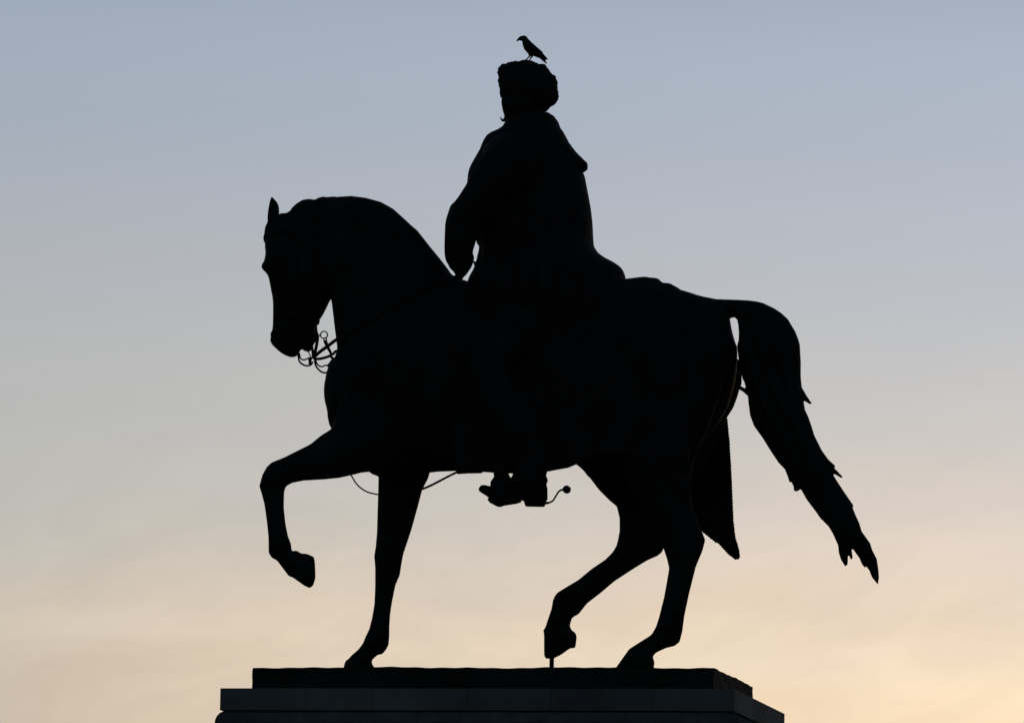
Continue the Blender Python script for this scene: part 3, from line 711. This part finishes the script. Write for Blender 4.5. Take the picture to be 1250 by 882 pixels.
def spur(Y, ox, oy):
    m = MB(); r = lambda a, b: P(a + ox, b + oy, Y)
    tube(m, [r(664, 613), r(667.5, 613.6), r(670.8, 612.9), r(675, 610.6), r(678.6, 604.9), r(682, 599.7), r(685, 597.8), r(688.5, 597)], [0.009, 0.008, 0.0058, 0.0055, 0.0055, 0.0055, 0.006, 0.006], 8)
    c = r(691.8, 597.1)
    tube(m, [c + Vector((0, -0.009, 0)), c + Vector((0, 0.009, 0))], 0.0235, 20, 1, smooth=False, up=(0, 0, 1))
    ball(m, c, (0.0235, 0.017, 0.0235))
    for s in (1, -1): tube(m, [r(666, 613) + Vector((0.0, 0, 0)), r(656, 611) + Vector((0, s * 0.055, 0)), r(646, 609) + Vector((0, s * 0.06, 0))], 0.007, 8)
    return link('spur', m.mesh('spur'), BRONZE2, rider)
spur(-0.57, 0, 0); spur(0.57, 2, -41)
# stirrups
def stirrup(Y, ox, oy, long=True):
    m = MB(); o = lambda l: [(a + ox, b + oy) for a, b in l]
    prism(m, o([(599.2, 609.2), (603, 609.4), (631, 608.2), (633, 609.2), (632.4, 610.8), (627, 612.6), (611.5, 615), (608, 616.3), (604.5, 616.5), (601.5, 615.2), (599.8, 613), (599, 611)]), Y - 0.085, Y + 0.085)
    for s in (1, -1):
        ya = Y + s * 0.085; yb = Y + s * 0.07
        prism(m, o([(601, 611), (602, 600), (602.6, 589.5), (606.8, 583.5), (612, 580), (617, 580.5), (622.5, 586), (622, 592), (620, 600), (622, 611)]), min(ya, yb), max(ya, yb), Y)
    prism(m, o([(606.6, 583), (605.8, 575), (606, 566), (617.4, 566), (617.4, 576.5), (620.5, 582)]), Y - 0.085, Y + 0.085)
    return link('stirrup', m.mesh('stirrup'), BRONZE2, rider, False)
stirrup(-0.57, 0, 0); stirrup(0.57, 2, -41)

# fur hat
HAT = [(608.8, 82.4), (611, 80), (614, 78), (617.7, 77), (622, 76.6), (626.5, 75.2), (633, 74.6), (639.8, 73.3), (648.7, 74.8), (659, 77.7), (664, 78.4), (667.8, 80.7), (669, 83.5), (670.4, 86.3), (672.4, 89.5), (675.2, 91.7), (678.2, 92.9), (679, 96), (680.6, 99.3),
       (680.2, 104), (680.2, 108.2), (679.6, 110), (681.6, 113.6), (682.5, 117), (681, 119), (680.6, 121.6), (678.4, 125), (676.7, 127.3), (672, 131), (667.1, 135.6), (655, 137), (635, 134), (622, 128), (614, 122.5), (613.3, 121.4), (611.4, 119), (609.8, 115.5), (610.2, 112), (609.8, 108.2), (608.6, 104), (608, 99.3), (609, 95), (607.8, 89), (608.6, 86)]
def shaggy(px, amp):
    p = resample(np.array(px, float), 1.3); n = len(p); tg = np.roll(p, -1, 0) - np.roll(p, 1, 0); tg /= np.linalg.norm(tg, axis=1)[:, None]
    a = rng.normal(0, amp, n); a = a * 0.7 + np.roll(a, 1) * 0.3
    return p + np.stack([-tg[:, 1], tg[:, 0]], 1) * a[:, None]
def fur(a, b): return 0.035 * np.sin(a * 1.1 + 2 * np.sin(b * 0.5)) * np.sin(b * 0.9 + a * 0.3) + 0.03 * np.sin(a * 0.41 + 1) * np.sin(b * 0.37)
m = MB(); Field(shaggy(HAT, 0.85), 0.0, 1.25, relief=fur, soft=0).solid(m, 0.008)
link('fur_hat', fuse(m, 'fur_hat', 0.0048, 1), BRONZE2, rider)
# moustache: one tip curls up in profile, the other points away
m = MB()
mc = HC + face * 0.15 + Vector((0, 0, -0.068))
tube(m, [mc, P(616.5, 145.5, 0.02), P(614.4, 147.2, 0.0), P(612.4, 146.2, -0.01), P(610.9, 143.2, -0.01)], [0.014, 0.011, 0.008, 0.0055, 0.003], 8)
tube(m, [mc, mc + Vector((0.06, 0.05, -0.02)), mc + Vector((0.11, 0.05, -0.03)), mc + Vector((0.14, 0.05, 0.0))], [0.014, 0.014, 0.01, 0.003], 8)
link('moustache', m.mesh('moustache'), BRONZE, rider)

# cloak
CLOAK = [(618, 148), (616.4, 155.5), (608, 159), (601, 161.9), (596, 165), (593.3, 168.5), (590, 176), (587.5, 183.9), (582, 193), (575.9, 203.2), (572.6, 211), (572.1, 220), (571, 226), (574, 240), (579, 262), (581.7, 288.9), (583.2, 298), (586.3, 301.6), (587.2, 306.2),
         (584.1, 318), (582.6, 326.1), (579, 333), (573.6, 343), (568, 365), (572, 405), (600, 440), (650, 452), (705, 448), (750, 425), (768, 390), (763.5, 355), (762, 341), (761.8, 334.3), (758.3, 326.6), (753, 322.4), (747.5, 318.9), (738, 314), (730.2, 308.4), (725, 302), (722.5, 295.7), (722.3, 286), (722.1, 274.5), (721.2, 262), (719.8, 251.4),
         (715.9, 230.2), (711.5, 210), (700, 190), (690, 165), (676, 146), (660, 140)]
def folds(a, b):
    lo = np.clip((b - 200) / 150.0, 0, 1)
    return (0.045 * np.sin(a * 0.24 + b * 0.02) + 0.03 * np.sin(a * 0.5 - b * 0.035 + 1)) * lo
m = MB(); Field(CLOAK, 0.0, kmap=[(640, 180, 1.12, 35), (650, 280, 0.9, 40), (670, 390, 1.32, 45)], relief=folds, cells=190).solid(m, 0.012)
SLEEVE = [(605, 185), (590, 186), (577.2, 200), (573.6, 209), (572.1, 220), (570.8, 225.4), (563.6, 235.4), (557.2, 244.5), (550, 251.7), (547.8, 259), (544.2, 270.8), (543.1, 287.1), (542.7, 308.9), (544.5, 318.9), (550, 327), (555, 334), (558, 340), (564.3, 341.8), (565.4, 338.8), (569, 335.2), (574.5, 327),
          (576.8, 322.5), (577.8, 318), (578.9, 314.3), (576.6, 307.1), (579.9, 296.2), (581.9, 289), (586, 280), (610, 270), (625, 230), (622, 195)]
Field(SLEEVE, -0.31, kmap=[(600, 220, 1.0, 30), (560, 290, 0.95, 30)], relief=lambda a, b: 0.05 * np.sin(b * 0.22 + a * 0.16), cells=150).solid(m, 0.010)
ball(m, P(638, 196, 0), (0.235, 0.40, 0.17), 28, 18)
for s in (-1, 1):
    tube(m, [P(640, 190, 0.22 * s), P(622 + 6 * s, 206, 0.33 * s), P(604 + 12 * s, 236, 0.37 * s), P(584 + 20 * s, 270, 0.36 * s), P(585 + 24 * s, 306, 0.345 * s)], [0.16, 0.155, 0.125, 0.085, 0.058], 18)
FSLEEVE = [(612, 195), (600, 250), (597, 300), (600, 330), (622, 340), (645, 325), (665, 270), (668, 215), (650, 190)]
Field(FSLEEVE, 0.31, 0.9).solid(m, 0.012)
tube(m, [P(577.3, 318, -0.2), P(580, 323, -0.12), P(583.4, 331, -0.04)], [0.006, 0.008, 0.016], 8)
link('cloak', fuse(m, 'cloak', 0.0075, 2), BRONZE2, rider)
COLLAR = [(617.6, 147), (616.6, 155), (609, 158.6), (601, 161.5), (594, 167.5), (590, 178), (600, 190), (640, 204), (685, 212), (708, 211.5), (712, 210.2), (716.6, 207.2), (716.9, 199.3), (709, 191.4), (702, 184), (695.5, 176), (690, 168), (685.8, 161.7), (682.6, 154), (680, 147), (677, 143), (674.3, 140), (670, 138), (666.5, 136.6), (650, 134)]
m = MB(); Field(shaggy(COLLAR, 0.35), 0.0, kmap=[(640, 160, 1.6, 30), (690, 190, 1.7, 30)], relief=fur, soft=0).solid(m, 0.010)
link('fur_collar', fuse(m, 'fur_collar', 0.006, 1), BRONZE2, rider)

# support rod under the lifted hoof
m = MB(); tp = P(673.7, 797, 0.21)
tube(m, [(tp.x, 0.21, ZS - 0.004), (tp.x, 0.21, tp.z)], 0.0135, 14, 1, smooth=False)
link('support_rod', m.mesh('support_rod'), BRONZE, st)

# ------------------------------------------------------------------ the crow
m = MB()
BIRD = [(634.8, 49.6), (634.6, 46.5), (635.4, 44.9), (639.1, 43.2), (642.8, 44.4), (644.9, 47.7), (650.1, 52.7), (656.8, 58.6), (661.9, 63), (664, 66.6), (668.7, 71.8), (668.1, 73.6), (665.4, 73.2), (667.8, 77), (667.1, 78.4), (662.7, 75), (659, 71.6),
        (655, 70), (651.6, 68.7), (645, 66.3), (639.8, 60.3), (638, 55.1), (637.4, 50.6)]
Field(BIRD, 0.0, kmap=[(645, 58, 0.85, 10), (665, 73, 0.4, 6), (639, 47, 0.9, 5)], cells=120, soft=0).solid(m, 0.004)
# legs stand on the top of the hat
def leg(a0, b0, a1, b1, Y):
    k = P(a0, b0 - 2, Y); f = P(a1, b1, Y)
    tube(m, [k, P(a0, b0 + 0.6, Y), P((a0 + a1) / 2 - 0.1, (b0 + b1) / 2, Y), f], [0.012, 0.006, 0.0042, 0.0042], 8, 3)
    for dx_, dy_ in ((-0.024, -0.010), (-0.027, 0.0), (-0.022, 0.011), (0.018, 0)):
        tube(m, [f, f + Vector((dx_, dy_, -0.003))], [0.0042, 0.003], 6)
leg(646.8, 68, 642, 73.6, -0.018); leg(649.4, 68.6, 646, 74.3, 0.018)
crow = link('crow', fuse(m, 'crow', 0.0019, 1), FEATHER)
tag(crow, 'small black crow perched on top of the bronze rider\'s fur hat', 'bird')
m = MB(); tube(m, [P(637.5, 46.2, 0), P(634.6, 47.4, 0), P(630.3, 50.4, 0)], [0.013, 0.0105, 0.0022], 10, 4)
link('beak', m.mesh('beak'), HORN, crow)
WING = [(642.8, 50.5), (648, 52.4), (654, 57.6), (660.5, 62.8), (662.4, 65), (664.2, 68.2), (660, 68.6), (652, 65.6), (645.5, 61), (642, 55.5)]
for s in (1, -1):
    m = MB(); Field(WING, -0.022 * s, 0.75, relief=lambda a, b: 0.12 * np.sin((b - a * 0.8) * 1.9)).solid(m, 0.004)
    link('wing', fuse(m, 'wing', 0.0022, 1), FEATHER, crow)
